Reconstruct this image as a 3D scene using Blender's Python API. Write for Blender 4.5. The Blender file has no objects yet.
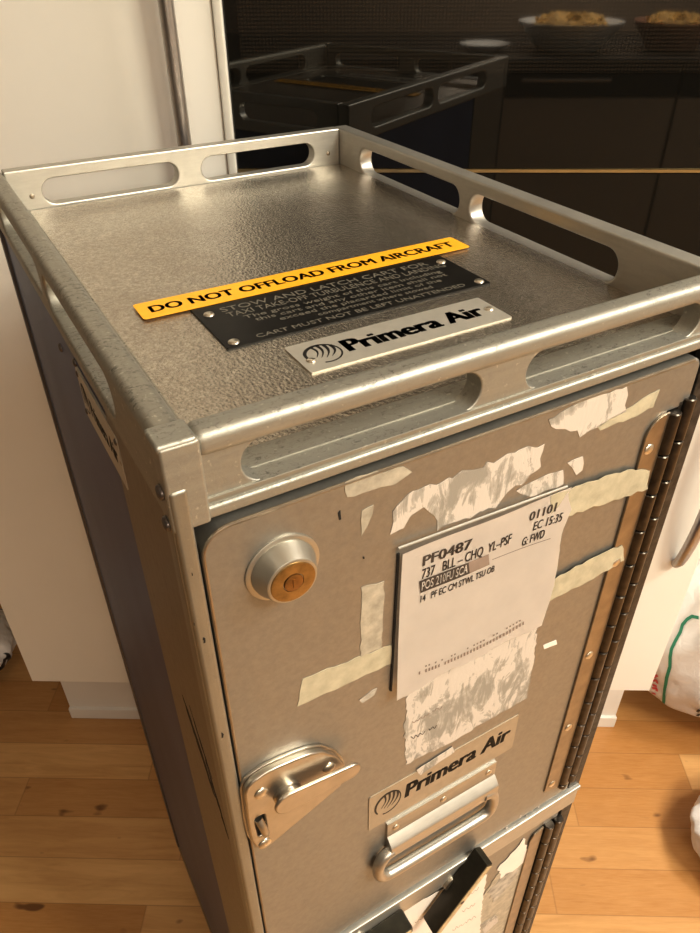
import bpy, bmesh, math, random
from mathutils import Vector, Matrix, noise
from mathutils.bvhtree import BVHTree
random.seed(7)
scene = bpy.context.scene
COL = scene.collection

# ------------------------------------------------------------------ camera
CAM = Vector((-0.04325, -0.20447, 0.13801))          # relative to the cart's top rim
YAW, PITCH, ROLL, FPX = -0.51832, 0.63373, -0.00621, 730.6
H = 1.03                                             # cart height
def axes():
    cy, sy, cp, sp = math.cos(YAW), math.sin(YAW), math.cos(PITCH), math.sin(PITCH)
    f = Vector((-sy*cp, cy*cp, -sp)); r0 = Vector((cy, sy, 0)); u0 = r0.cross(f)
    r = r0*math.cos(ROLL) + u0*math.sin(ROLL); u = -r0*math.sin(ROLL) + u0*math.cos(ROLL)
    return r, u, f
RX, UX, FX = axes()
cd = bpy.data.cameras.new('camera'); cam = bpy.data.objects.new('camera', cd); COL.objects.link(cam)
M3 = Matrix((RX, UX, -FX)).transposed()
WROT = .54444                                        # the cart stands turned by this angle in the room
RW = Matrix.Rotation(WROT, 4, 'Z')
cam.matrix_world = RW @ Matrix.Translation(CAM + Vector((0, 0, H))) @ M3.to_4x4()
cd.sensor_fit = 'VERTICAL'; cd.sensor_height = 24.0; cd.lens = FPX/933*24.0
cd.clip_start = 0.01
scene.camera = cam
def ray(px, py):
    return FX + RX*((px-350)/FPX) - UX*((py-466.5)/FPX)
def fp(px, py, y=0.0):                               # point on the cart's front plane, as (x, z)
    d = ray(px, py); s = (y-CAM.y)/d.y; p = CAM + d*s
    return (p.x, p.z)

# ------------------------------------------------------------------ materials
def node(nt, kind, **kw):
    n = nt.nodes.new(kind)
    for k, v in kw.items():
        if k in n.inputs.keys(): n.inputs[k].default_value = v
        else: setattr(n, k, v)
    return n
def ramp(nt, src, stops):
    r = nt.nodes.new('ShaderNodeValToRGB')
    e = r.color_ramp.elements
    while len(e) < len(stops): e.new(0.5)
    for i, (p, c) in enumerate(stops):
        e[i].position = p
        e[i].color = (c, c, c, 1) if isinstance(c, (int, float)) else (*c, 1)
    nt.links.new(src, r.inputs[0]); return r.outputs[0]
def new_mat(name):
    m = bpy.data.materials.new(name); m.use_nodes = True
    nt = m.node_tree; b = nt.nodes['Principled BSDF']
    tc = nt.nodes.new('ShaderNodeTexCoord')
    return m, nt, b, tc.outputs['Object']
def mapped(nt, co, sc):
    mp = nt.nodes.new('ShaderNodeMapping'); mp.inputs['Scale'].default_value = sc
    nt.links.new(co, mp.inputs[0]); return mp.outputs[0]
def nz(nt, co, scale, detail=4, rough=.55, dist=0.0):
    n = node(nt, 'ShaderNodeTexNoise', Scale=scale, Detail=detail, Roughness=rough, Distortion=dist)
    nt.links.new(co, n.inputs['Vector']); return n.outputs['Fac']
def mixc(nt, fac, a, b):
    m = nt.nodes.new('ShaderNodeMix'); m.data_type = 'RGBA'
    if isinstance(fac, (int, float)): m.inputs[0].default_value = fac
    else: nt.links.new(fac, m.inputs[0])
    for s, v in ((6, a), (7, b)):
        if isinstance(v, tuple): m.inputs[s].default_value = (*v, 1)
        else: nt.links.new(v, m.inputs[s])
    return m.outputs[2]
def bump(nt, b, h, strength, dist=.001):
    n = node(nt, 'ShaderNodeBump', Strength=strength, Distance=dist)
    nt.links.new(h, n.inputs['Height']); nt.links.new(n.outputs[0], b.inputs['Normal'])
def plain(name, c, rough=.5, metal=0.0, vary=.12, scale=60, ior=None, spec=None, bmp=0.0):
    m, nt, b, co = new_mat(name)
    n = nz(nt, co, scale)
    f = ramp(nt, n, [(.3, 0.0), (.7, 1.0)])
    lo = tuple(max(0, x*(1-vary)) for x in c); hi = tuple(min(1, x*(1+vary)) for x in c)
    nt.links.new(mixc(nt, f, lo, hi), b.inputs['Base Color'])
    b.inputs['Roughness'].default_value = rough; b.inputs['Metallic'].default_value = metal
    if ior: b.inputs['IOR'].default_value = ior
    if spec is not None: b.inputs['Specular IOR Level'].default_value = spec
    if bmp: bump(nt, b, n, bmp)
    return m
def worn(name, c, rough=.35, metal=.9, stretch=(1, 1, 1), dark=.55, light=1.25, amount=.5, bmp=.12, wear=0.0):
    """scuffed aluminium: fine brushed grain, dark scuffs, bright scratches"""
    m, nt, b, co = new_mat(name)
    g = nz(nt, mapped(nt, co, stretch), 260, 5, .7)
    big = nz(nt, co, 42, 6, .7, .6)
    fine = nz(nt, mapped(nt, co, (1.0, 1.6, 1.0)), 150 if not wear else 300, 6, .75, .8)
    base = mixc(nt, ramp(nt, g, [(.3, 0.0), (.7, 1.0)]), tuple(x*.9 for x in c), tuple(min(1, x*1.06) for x in c))
    sc = ramp(nt, fine, [(.56-wear, 0.0), (.66-wear, 1.0)])
    mul = node(nt, 'ShaderNodeMath', operation='MULTIPLY'); nt.links.new(sc, mul.inputs[0])
    nt.links.new(ramp(nt, big, [(.45-wear*1.5, 0.0), (.6-wear, amount)]), mul.inputs[1])
    wf = mul.outputs[0]
    if wear:                                           # rubbed mostly on the upward-facing surfaces
        ge = nt.nodes.new('ShaderNodeNewGeometry'); sx = nt.nodes.new('ShaderNodeSeparateXYZ'); nt.links.new(ge.outputs['Normal'], sx.inputs[0])
        up = ramp(nt, sx.outputs['Z'], [(.25, .12), (.75, 1.0)])
        m2 = node(nt, 'ShaderNodeMath', operation='MULTIPLY'); nt.links.new(wf, m2.inputs[0]); nt.links.new(up, m2.inputs[1]); wf = m2.outputs[0]
    c2 = mixc(nt, wf, base, tuple(x*dark for x in c))
    sp = ramp(nt, nz(nt, co, 330, 3, .6), [(.68-wear, 0.0), (.74-wear, amount)])
    c3 = mixc(nt, sp, c2, tuple(min(1, x*light) for x in c))
    nt.links.new(c3, b.inputs['Base Color'])
    b.inputs['Metallic'].default_value = metal
    rr = node(nt, 'ShaderNodeMapRange'); rr.inputs[3].default_value = rough-.06; rr.inputs[4].default_value = rough+.14
    nt.links.new(fine, rr.inputs[0]); nt.links.new(rr.outputs[0], b.inputs['Roughness'])
    if bmp: bump(nt, b, fine, bmp, .0006)
    return m

M = {}
M['rail'] = worn('scuffed_rail_aluminium', (.40, .385, .34), .46, .78, (.12, 1, 1), .38, 1.5, .8, .3, .035)
M['rail_side'] = worn('scuffed_side_rail_aluminium', (.38, .36, .31), .46, .78, (1, .12, 1), .38, 1.6, .85, .3, .045)
M['clean_rail'] = worn('satin_rail_aluminium', (.52, .50, .455), .40, .8, (.15, .15, 1), .7, 1.1, .3, .05)
M['post'] = worn('worn_post_aluminium', (.36, .345, .30), .40, .85, (1, 1, .08), .3, 1.2, .7, .15, .02)
M['strip'] = worn('dull_aluminium_extrusion', (.30, .265, .215), .42, .8, (1, 1.5, .04), .5, 1.15, .4, .06)
M['door'] = worn('satin_door_metal', (.345, .33, .30), .40, .80, (1, 1, 1), .82, 1.1, .25, .03)
M['bracket'] = worn('handle_aluminium', (.52, .49, .44), .36, .9, (.1, 1, 1), .75, 1.15, .3, .05)
M['steel'] = plain('satin_steel', (.47, .43, .37), .30, .95, .08, 120)
M['steel_dark'] = plain('dull_hinge_steel', (.34, .285, .22), .33, .9, .15, 90)
M['knuckle'] = plain('dark_hinge_steel', (.085, .072, .06), .30, .9, .3, 150)
M['black_metal'] = plain('blackened_frame', (.055, .048, .042), .45, .6, .6, 160, bmp=.2)
M['gap'] = plain('black_gasket_and_shade', (.012, .011, .01), .7)
M['rear_trim'] = plain('dark_grey_edge_trim', (.10, .095, .10), .4, .6)
M['rivet'] = plain('rivet_aluminium', (.72, .67, .58), .28, .95, .15, 300)
M['rivet_dark'] = plain('dark_rivet', (.16, .14, .13), .35, .8)
M['brass'] = plain('brass', (.36, .24, .10), .38, .95, .25, 200)
M['brass_dark'] = plain('tarnished_brass', (.28, .15, .05), .42, .9, .3, 300)
M['lock'] = plain('lock_aluminium', (.50, .475, .42), .38, .9, .05, 100)
M['placard'] = plain('black_placard', (.010, .009, .008), .40, .0, .3, 90, spec=.22)
M['placard_text'] = plain('engraved_placard_letters', (.17, .155, .125), .5, .1)
M['plate'] = plain('silver_nameplate', (.58, .545, .48), .42, .55, .05, 120)
M['plate_gold'] = plain('yellowed_nameplate', (.40, .33, .245), .45, .45, .07, 120)
M['ink'] = plain('black_ink', (.012, .010, .009), .5)
M['yellow'] = plain('yellow_sticker', (.93, .46, .025), .42, 0, .06, 70)
M['paper'] = plain('white_label_paper', (.80, .715, .64), .65, 0, .04, 45, bmp=.1)
M['paper_flat'] = plain('torn_paper_residue', (.60, .54, .46), .75, 0, .22, 85, bmp=.3)
M['paper_grey'] = plain('greyed_paper_residue', (.42, .37, .31), .75, 0, .35, 110, bmp=.3)
M['tape'] = plain('masking_tape', (.45, .40, .29), .55, 0, .16, 110, bmp=.3)
M['tape_grey'] = plain('dirty_clear_tape', (.40, .36, .29), .42, .1, .25, 140, bmp=.3)
M['print'] = plain('label_print', (.055, .042, .034), .6)
M['print_light'] = plain('faded_print', (.27, .20, .16), .6)
M['latch_black'] = plain('black_latch_paint', (.028, .024, .016), .32, .3, .3, 120)
M['latch_edge'] = plain('lit_latch_edge', (.50, .38, .22), .42, .1, .3, 150)
M['white_door'] = plain('white_lacquer', (.90, .865, .80), .35, 0, .015, 8)
M['white_edge'] = plain('white_metal_trim', (.82, .79, .72), .35, .2, .02, 20)
M['handle'] = plain('brushed_steel_handle', (.46, .43, .41), .3, .95, .06, 150)
M['plinth'] = plain('white_plinth', (.80, .77, .73), .45, 0, .02, 10)
M['gold_line'] = plain('brass_trim', (.62, .46, .22), .3, .9)
M['wall'] = plain('cream_wall_paint', (.52, .48, .42), .8, 0, .03, 5)
M['wall_dim'] = plain('dim_brown_wall', (.20, .15, .11), .8, 0, .2, 3)
M['ceil'] = plain('ceiling_paint', (.78, .73, .64), .85, 0, .02, 5)
M['counter_front'] = plain('taupe_cabinet_front', (.30, .24, .18), .5, 0, .05, 6)
M['black_plastic'] = plain('black_appliance', (.02, .02, .02), .35)
M['china'] = plain('white_china', (.85, .84, .82), .25, 0, .02)
M['food'] = plain('golden_food', (.75, .42, .12), .6, 0, .5, 40, bmp=.4)
M['clay'] = plain('reddish_bowl', (.42, .22, .15), .45, 0, .15)
M['red'] = plain('red_print', (.70, .10, .10), .55)
M['green'] = plain('green_print', (.03, .24, .14), .55)
M['castor'] = plain('grey_rubber', (.08, .08, .085), .6)

def stucco():
    m, nt, b, co = new_mat('stucco_embossed_aluminium')
    v = node(nt, 'ShaderNodeTexVoronoi', Scale=600.0); v.feature = 'SMOOTH_F1'
    v.inputs['Smoothness'].default_value = .6
    nt.links.new(mapped(nt, co, (1, .72, 1)), v.inputs['Vector'])
    n1 = nz(nt, co, 420, 5, .7, 1.2); n2 = nz(nt, co, 12, 5, .65, .5)
    add = node(nt, 'ShaderNodeMath', operation='ADD'); nt.links.new(v.outputs['Distance'], add.inputs[0]); nt.links.new(n1, add.inputs[1])
    bump(nt, b, add.outputs[0], .5, .0005)
    c1 = mixc(nt, ramp(nt, n1, [(.40, 0.0), (.64, 1.0)]), (.42, .38, .325), (.78, .725, .63))
    c2 = mixc(nt, ramp(nt, n2, [(.35, 0.0), (.7, .45)]), c1, (.40, .33, .26))
    nt.links.new(c2, b.inputs['Base Color'])
    b.inputs['Metallic'].default_value = .9; b.inputs['Roughness'].default_value = .27
    return m
M['stucco'] = stucco()
def blue_panel():  # blue-grey colour that also holds the bluish window light from the left
    m, nt, b, co = new_mat('blue_lit_panel')
    n = nz(nt, mapped(nt, co, (1, 1, .5)), 9, 4); n2 = nz(nt, co, 220, 3)
    c = mixc(nt, ramp(nt, n, [(.3, 0.0), (.7, 1.0)]), (.042, .066, .165), (.08, .108, .235))
    c = mixc(nt, ramp(nt, n2, [(.72, 0.0), (.76, .6)]), c, (.5, .48, .46))
    nt.links.new(c, b.inputs['Base Color'])
    b.inputs['Metallic'].default_value = .55; b.inputs['Roughness'].default_value = .38
    return m
M['blue'] = blue_panel()
def glass_black(name, ior=1.62, mesh=False):
    m, nt, b, co = new_mat(name)
    n = nz(nt, co, 3)
    c = mixc(nt, n, (.0045, .004, .0032), (.008, .007, .005))
    if mesh:                                           # printed dot screen behind the microwave glass
        v = node(nt, 'ShaderNodeTexVoronoi', Scale=330.0); v.inputs['Randomness'].default_value = 0
        nt.links.new(mapped(nt, co, (1, .001, 1)), v.inputs['Vector'])
        c = mixc(nt, ramp(nt, v.outputs['Distance'], [(.30, 1.0), (.42, 0.0)]), c, (.022, .017, .012))
    nt.links.new(c, b.inputs['Base Color'])
    b.inputs['Roughness'].default_value = .03; b.inputs['IOR'].default_value = ior
    return m
M['glass'] = glass_black('black_oven_glass')
M['glass_mesh'] = glass_black('black_microwave_window', mesh=True)
def torn_mat():
    m, nt, b, co = new_mat('torn_paper_fibres')
    n = nz(nt, mapped(nt, co, (1, 1, .33)), 105, 6, .68, 1.4); n2 = nz(nt, co, 38, 4, .6, .5)
    add = node(nt, 'ShaderNodeMath', operation='ADD'); nt.links.new(n, add.inputs[0]); nt.links.new(n2, add.inputs[1])
    c = mixc(nt, ramp(nt, add.outputs[0], [(.86, 0.0), (1.0, .55), (1.12, 1.0)]), (.30, .265, .22), (.56, .49, .425))
    nt.links.new(c, b.inputs['Base Color']); b.inputs['Roughness'].default_value = .75
    bump(nt, b, n, .3); return m
M['torn'] = torn_mat(); M['paper_old'] = M['torn']
def floor_mat():
    """beech parquet: 66 mm staves running along local X, random lengths"""
    m, nt, b, co = new_mat('beech_parquet')
    sep = nt.nodes.new('ShaderNodeSeparateXYZ'); nt.links.new(co, sep.inputs[0])
    def mth(op, a, c=None):
        n = node(nt, 'ShaderNodeMath', operation=op)
        for i, v in enumerate((a, c)):
            if v is None: continue
            if isinstance(v, (int, float)): n.inputs[i].default_value = v
            else: nt.links.new(v, n.inputs[i])
        return n.outputs[0]
    yv = mth('DIVIDE', mth('ADD', sep.outputs['Y'], 6.6-.285), .066)
    row = mth('FLOOR', yv); fy = mth('FRACT', yv)
    wn = node(nt, 'ShaderNodeTexWhiteNoise'); wn.noise_dimensions = '1D'; nt.links.new(row, wn.inputs['W'])
    xv = mth('DIVIDE', mth('ADD', sep.outputs['X'], mth('MULTIPLY', wn.outputs['Value'], 3.0)), .46)
    colm = mth('FLOOR', xv); fx = mth('FRACT', xv)
    cv = nt.nodes.new('ShaderNodeCombineXYZ'); nt.links.new(colm, cv.inputs[0]); nt.links.new(row, cv.inputs[1])
    w2 = node(nt, 'ShaderNodeTexWhiteNoise'); w2.noise_dimensions = '2D'; nt.links.new(cv.outputs[0], w2.inputs['Vector'])
    va = nt.nodes.new('ShaderNodeVectorMath'); va.operation = 'ADD'; nt.links.new(co, va.inputs[0])
    vs = nt.nodes.new('ShaderNodeVectorMath'); vs.operation = 'SCALE'; nt.links.new(w2.outputs['Color'], vs.inputs[0]); vs.inputs['Scale'].default_value = 9
    nt.links.new(vs.outputs[0], va.inputs[1])
    grain = nz(nt, mapped(nt, va.outputs[0], (1.6, 14, 1)), 5, 6, .6, .8)
    fine = nz(nt, mapped(nt, va.outputs[0], (14, 160, 1)), 3, 4, .6)
    knots = nz(nt, mapped(nt, va.outputs[0], (8, 17, 1)), 2.2, 2, .4)
    c = mixc(nt, w2.outputs['Value'], (.44, .205, .058), (.70, .43, .185))
    c = mixc(nt, ramp(nt, grain, [(.35, 0.0), (.75, .55)]), c, (.38, .17, .045))
    c = mixc(nt, ramp(nt, fine, [(.3, 0.0), (.8, .25)]), c, (.72, .45, .22))
    c = mixc(nt, ramp(nt, knots, [(.70, 0.0), (.76, .85)]), c, (.13, .05, .018))
    ey = mth('MINIMUM', fy, mth('SUBTRACT', 1.0, fy)); ex = mth('MINIMUM', fx, mth('SUBTRACT', 1.0, fx))
    sy = ramp(nt, ey, [(.0, .5), (.016, 0.0)]); sx = ramp(nt, ex, [(.0, .35), (.0025, 0.0)])
    c = mixc(nt, mth('MAXIMUM', sy, sx), c, (.17, .075, .025))
    nt.links.new(c, b.inputs['Base Color'])
    b.inputs['Roughness'].default_value = .36
    return m
M['floor'] = floor_mat()
def bag_mat(name, pattern=False):
    m, nt, b, co = new_mat(name)
    n = nz(nt, co, 9, 4)
    c = mixc(nt, n, (.70, .67, .66), (.86, .83, .82))
    if pattern:
        p = nz(nt, mapped(nt, co, (1, 1, .7)), 26, 2, .5, 1.0)
        c = mixc(nt, ramp(nt, p, [(.55, 0.0), (.58, 1.0)]), c, (.015, .015, .02))
    nt.links.new(c, b.inputs['Base Color']); b.inputs['Roughness'].default_value = .38
    b.inputs['Subsurface Weight'].default_value = .15; b.inputs['Subsurface Radius'].default_value = (.02, .02, .02)
    bump(nt, b, nz(nt, co, 26, 5, .6, 1.2), .5, .006)
    return m
M['bag'] = bag_mat('white_plastic_film'); M['bag_pattern'] = bag_mat('black_patterned_plastic', True)

# ------------------------------------------------------------------ mesh helpers
def bx(b, x0, x1, y0, y1, z0, z1, bev=0.0, seg=2):
    r = bmesh.ops.create_cube(b, size=1.0); vs = r['verts']
    for v in vs:
        v.co = Vector(((x0+x1)/2 + v.co.x*(x1-x0), (y0+y1)/2 + v.co.y*(y1-y0), (z0+z1)/2 + v.co.z*(z1-z0)))
    if bev:
        es = list({e for v in vs for e in v.link_edges})
        bmesh.ops.bevel(b, geom=es, offset=bev, segments=seg, profile=.5, affect='EDGES', clamp_overlap=True)
def lathe(b, org, axis, prof, seg=32):
    """profile [(radius, height)] turned about axis through org"""
    q = Vector((0, 0, 1)).rotation_difference(Vector(axis)).to_matrix(); o = Vector(org); rings = []
    for r, h in prof:
        if r <= 1e-7: rings.append([b.verts.new(o + q @ Vector((0, 0, h)))])
        else: rings.append([b.verts.new(o + q @ Vector((r*math.cos(t), r*math.sin(t), h))) for t in (2*math.pi*i/seg for i in range(seg))])
    for A, B in zip(rings, rings[1:]):
        for i in range(seg):
            j = (i+1) % seg
            if len(A) == 1 and len(B) == 1: continue
            if len(A) == 1: b.faces.new((A[0], B[j], B[i]))
            elif len(B) == 1: b.faces.new((A[i], A[j], B[0]))
            else: b.faces.new((A[i], A[j], B[j], B[i]))
    if len(rings[0]) > 1: b.faces.new(rings[0][::-1])
    if len(rings[-1]) > 1: b.faces.new(rings[-1])
def dome(b, org, axis, r, h=None, seg=18):
    h = h or r*.5
    lathe(b, org, axis, [(r, -.0005), (r, h*.2), (r*.86, h*.62), (r*.5, h*.92), (0, h)], seg)
def tube(b, pts, r, seg=14, scale=None):
    pts = [Vector(p) for p in pts]; rings = []; up = None
    for i, p in enumerate(pts):
        t = (pts[min(i+1, len(pts)-1)] - pts[max(i-1, 0)]).normalized()
        if up is None:
            up = Vector((0, 0, 1)) if abs(t.z) < .9 else Vector((1, 0, 0))
        a = t.cross(up).normalized(); c = a.cross(t).normalized(); up = c
        rr = r if scale is None else r*scale[i]
        rings.append([b.verts.new(p + (a*math.cos(q) + c*math.sin(q))*rr) for q in (2*math.pi*k/seg for k in range(seg))])
    for A, B in zip(rings, rings[1:]):
        for i in range(seg):
            j = (i+1) % seg; b.faces.new((A[i], A[j], B[j], B[i]))
    b.faces.new(rings[0][::-1]); b.faces.new(rings[-1])
def smooth_path(pts, n=6):
    pts = [Vector(p) for p in pts]; out = []
    P = [pts[0]] + pts + [pts[-1]]
    for i in range(1, len(P)-2):
        for k in range(n):
            t = k/n; a, b_, c, d = P[i-1], P[i], P[i+1], P[i+2]
            out.append(.5*((2*b_) + (c-a)*t + (2*a-5*b_+4*c-d)*t*t + (3*b_-a-3*c+d)*t**3))
    out.append(pts[-1]); return out
def rrect(u0, u1, v0, v1, r, n=8):
    o = []
    for cx, cy, a0 in ((u1-r, v1-r, 0), (u0+r, v1-r, 90), (u0+r, v0+r, 180), (u1-r, v0+r, 270)):
        for i in range(n+1):
            a = math.radians(a0 + 90*i/n); o.append((cx + r*math.cos(a), cy + r*math.sin(a)))
    return o
def hull(pts):
    pts = sorted(set(pts)); lo = []; hi = []
    for seq, st in ((pts, lo), (pts[::-1], hi)):
        for p in seq:
            while len(st) > 1 and (st[-1][0]-st[-2][0])*(p[1]-st[-2][1]) - (st[-1][1]-st[-2][1])*(p[0]-st[-2][0]) <= 0: st.pop()
            st.append(p)
    return lo[:-1] + hi[:-1]
def circle(cx, cy, r, n=28):
    return [(cx + r*math.cos(2*math.pi*i/n), cy + r*math.sin(2*math.pi*i/n)) for i in range(n)]
# frames: (u, v, outward w) -> cart coordinates
def FRONT(y=0.0): return lambda u, v, w: (u, y-w, v)
def TOP(z=0.0): return lambda u, v, w: (u, v, z+w)
def LEFT(x=0.0): return lambda u, v, w: (x-w, -u, v)
def RIGHTIN(x=0.0): return lambda u, v, w: (x-w, -u, v)
def BACKIN(y=0.0): return lambda u, v, w: (u, y-w, v)
def curve_mesh(cu):
    o = bpy.data.objects.new('tmp', cu); COL.objects.link(o)
    dg = bpy.context.evaluated_depsgraph_get(); dg.update()
    me = bpy.data.meshes.new_from_object(o.evaluated_get(dg))
    bpy.data.objects.remove(o); bpy.data.curves.remove(cu); return me
def plate(b, loops, thick, frame, bev=0.0):
    """flat plate with holes; its front face at w = thick, back at w = 0"""
    cu = bpy.data.curves.new('tmp', 'CURVE'); cu.dimensions = '2D'; cu.fill_mode = 'BOTH'
    for L in loops:
        s = cu.splines.new('POLY'); s.points.add(len(L)-1)
        for p, q in zip(s.points, L): p.co = (q[0], q[1], 0, 1)
        s.use_cyclic_u = True
    cu.extrude = max(thick/2-bev, 1e-6); cu.bevel_depth = bev; cu.bevel_resolution = 2; cu.offset = -bev
    me = curve_mesh(cu)
    for v in me.vertices: v.co = frame(v.co.x, v.co.y, v.co.z + thick/2)
    b.from_mesh(me); bpy.data.meshes.remove(me)
def text(b, s, frame, u0, v0, u1=None, h=None, bold=0.0, shear=0.0, thick=.00012, base=0.0, rot=0.0, w1=None):
    """lettering fitted from u0 to u1 (baseline v0, cap height h)"""
    cu = bpy.data.curves.new('tmp', 'FONT'); cu.body = s; cu.size = 1.0; cu.shear = shear; cu.extrude = .001
    cu.resolution_u = 3
    me = curve_mesh(cu)
    if not me.vertices: return
    xs = [v.co.x for v in me.vertices]; x0, x1 = min(xs), max(xs)
    sy = h/.70; sx = (u1-u0)/(x1-x0) if u1 is not None else sy
    c, sn = math.cos(rot), math.sin(rot)
    org = [v.co.copy() for v in me.vertices]
    for ox, oy in (((0, 0),) if bold <= 0 else ((-bold, -bold*.2), (bold, -bold*.2), (-bold, bold*.2), (bold, bold*.2), (0, 0))):
        for v, q in zip(me.vertices, org):
            du, dv = (q.x-x0+ox)*sx, (q.y+oy)*sy
            v.co = frame(u0 + du*c - dv*sn, v0 + du*sn + dv*c, base + (thick if q.z > 0 else 0))
        b.from_mesh(me)
    bpy.data.meshes.remove(me)
def jag(poly, step=.004, amp=.0012, seed=0):
    rnd = random.Random(seed); out = []
    for i, p in enumerate(poly):
        q = poly[(i+1) % len(poly)]; L = math.hypot(q[0]-p[0], q[1]-p[1]); n = max(1, int(L/step))
        for k in range(n):
            t = k/n; a = amp if k else amp*.3
            out.append((p[0]+(q[0]-p[0])*t + rnd.uniform(-a, a), p[1]+(q[1]-p[1])*t + rnd.uniform(-a, a)))
    return out
def props(o, label=None, cat=None, group=None, kind=None):
    for k, v in (('label', label), ('category', cat), ('group', group), ('kind', kind)):
        if v: o[k] = v
    return o
def build(b, name, mat, parent=None, off=(0, 0, 0), smooth=35, label=None):
    bmesh.ops.recalc_face_normals(b, faces=b.faces[:])
    if off != (0, 0, 0): bmesh.ops.translate(b, verts=b.verts[:], vec=Vector(off))
    me = bpy.data.meshes.new(name); b.to_mesh(me); b.free()
    if smooth:
        for p in me.polygons: p.use_smooth = True
        me.set_sharp_from_angle(angle=math.radians(smooth))
    for mm in (mat if isinstance(mat, (list, tuple)) else [mat]): me.materials.append(mm)
    o = bpy.data.objects.new(name, me); COL.objects.link(o)
    if smooth:
        wn = o.modifiers.new('weighted', 'WEIGHTED_NORMAL'); wn.keep_sharp = True; wn.weight = 100
    if parent: o.parent = parent
    if label: o['label'] = label
    return o
def empty(name, loc, rz=0.0):
    o = bpy.data.objects.new(name, None); COL.objects.link(o); o.location = loc; o.rotation_euler = (0, 0, rz)
    o.empty_display_size = .05; return o
B = bmesh.new

# ================================================================== AIRLINE CART
W, D = .300, .4003
PZ = -.0286                                          # tray plate below the rim
cart = empty('airline_cart', RW @ Vector((W/2, D/2, 0)), WROT)
props(cart, 'scuffed aluminium half-size airline galley cart standing on the wooden floor', 'airline cart')
OFF = (-W/2, -D/2, H)
def part(b, name, mat, parent=None, smooth=35, label=None):
    return build(b, name, mat, parent or cart, OFF, smooth, label)
# --- shell
b = B(); bx(b, .0065, .2935, .022, .394, -.955, -.034); part(b, 'inner_body', M['gap'])
b = B(); bx(b, .0015, .0075, .0985, .3905, -.950, -.0365, .0008); part(b, 'side_panel', M['blue'], label='blue-grey side panel')
b = B(); bx(b, .2925, .2985, .0985, .3905, -.950, -.0365, .0008); part(b, 'side_panel', M['blue'])
b = B(); bx(b, .0004, .0075, .0025, .0985, -.950, -.0365, .0008)
SX = part(b, 'side_extrusion', M['strip'], label='dull brown-grey aluminium strip')
b = B(); bx(b, .2925, .2996, .0045, .0985, -.950, -.0365, .0008); part(b, 'side_extrusion', M['strip'])
b = B(); bx(b, .004, .296, .392, .3985, -.950, -.0365, .0008); part(b, 'back_panel', M['blue'])
for x0, x1 in ((-.0008, .010), (.290, .3008)):
    b = B(); bx(b, x0, x1, .3895, .4005, -.955, -.036, .002); part(b, 'rear_post', M['rear_trim'])
b = B(); bx(b, 0, .0072, -.0022, .0030, -.955, -.0185, .0018, 3)
bx(b, -.0006, .0022, .0005, .010, -.955, -.0185, .0012, 2)
part(b, 'front_post', M['post'], label='worn left front post')
b = B(); bx(b, .2870, .3002, -.0005, .006, -.955, -.0365, .0012); part(b, 'front_post', M['black_metal'], label='blackened right front post')
b = B(); bx(b, .0, .300, .0, .400, -.975, -.955, .004); part(b, 'base_plate', M['strip'])
for cx in (.04, .26):
    for cy in (.05, .35):
        b = B(); bx(b, cx-.018, cx+.018, cy-.022, cy+.022, -.985, -.975, .002)
        for s in (-1, 1): bx(b, cx+s*.0155-.0015, cx+s*.0155+.0015, cy-.016, cy+.016, -1.005, -.983, .001)
        c = part(b, 'castor', M['steel'])
        b = B(); lathe(b, (cx-.011, cy, -1.0025), (1, 0, 0), [(.020, 0), (.0265, .003), (.0275, .011), (.0265, .019), (.020, .022)], 28)
        part(b, 'wheel', M['castor'], c)
for k, pts in enumerate(([(.062, -.205), (.052, -.216), (.040, -.236), (.030, -.262), (.034, -.262), (.046, -.240), (.058, -.220)], [(.048, -.198), (.040, -.214), (.028, -.240), (.032, -.236), (.043, -.212)],
                         [(.036, -.232), (.026, -.254), (.016, -.286), (.020, -.282), (.030, -.256)])):
    b = B(); plate(b, [jag([(-y, z) for y, z in pts], .003, .0010, 300+k)], .0002, LEFT(.0004)); part(b, 'scuff_mark', M['gap'], SX, 0)
for k, (px, py, r) in enumerate(((204, 640, 2.0), (222, 735, 1.8), (192, 574, 1.0), (194, 624, .8))):
    b = B(); plate(b, [jag([fp(px-r*.5, py-r*1.4, -.0022), fp(px+r*.5, py-r*1.2, -.0022), fp(px+r*.7, py+r*1.2, -.0022), fp(px-r*.2, py+r*1.5, -.0022)], .001, .0003, 310+k)], .0003, FRONT(-.0021)); part(b, 'paint_chip', M['gap'], None, 0)
# --- tray on top
b = B(); bx(b, .0115, .2885, .0115, .389, PZ-.004, PZ); part(b, 'top_plate', M['stucco'], label='embossed stucco aluminium tray')
T = .0127
def slot(u0, u1, v0, v1): return rrect(u0, u1, v0, v1, (v1-v0)/2*.98, 8)
def side_rail(x_out, sgn):
    b = B(); fr = (lambda u, v, w: (w, u, v)) if sgn < 0 else (lambda u, v, w: (W-w, u, v))
    plate(b, [rrect(.0, D, -.0375, -.0045 if sgn < 0 else 0, .0015, 3), slot(.068, .205, -.0285, -.0085), slot(.217, .356, -.0285, -.0085)], T, fr, .0016)
    return b
b = side_rail(0, -1)
for y, z, r in ((.004, -.0195, .0032), (.004, -.0335, .0032)): pass
bx(b, -.0001, T+.0001, .0, D, -.0092, 0, .0042, 4); bx(b, T-.001, .0235, .0127, .388, PZ, PZ+.0007)
LR = part(b, 'gallery_rail', M['rail_side'], label='scratched left gallery rail')
b = side_rail(W, 1); part(b, 'gallery_rail', M['clean_rail'])
b = B(); plate(b, [rrect(T, W-T, -.0375, 0, .001, 3), slot(.036, .140, -.0265, -.0085), slot(.160, .262, -.0265, -.0085)], T*.8, lambda u, v, w: (u, D-w, v), .0012)
RB = part(b, 'gallery_rail', M['clean_rail'])
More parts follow.
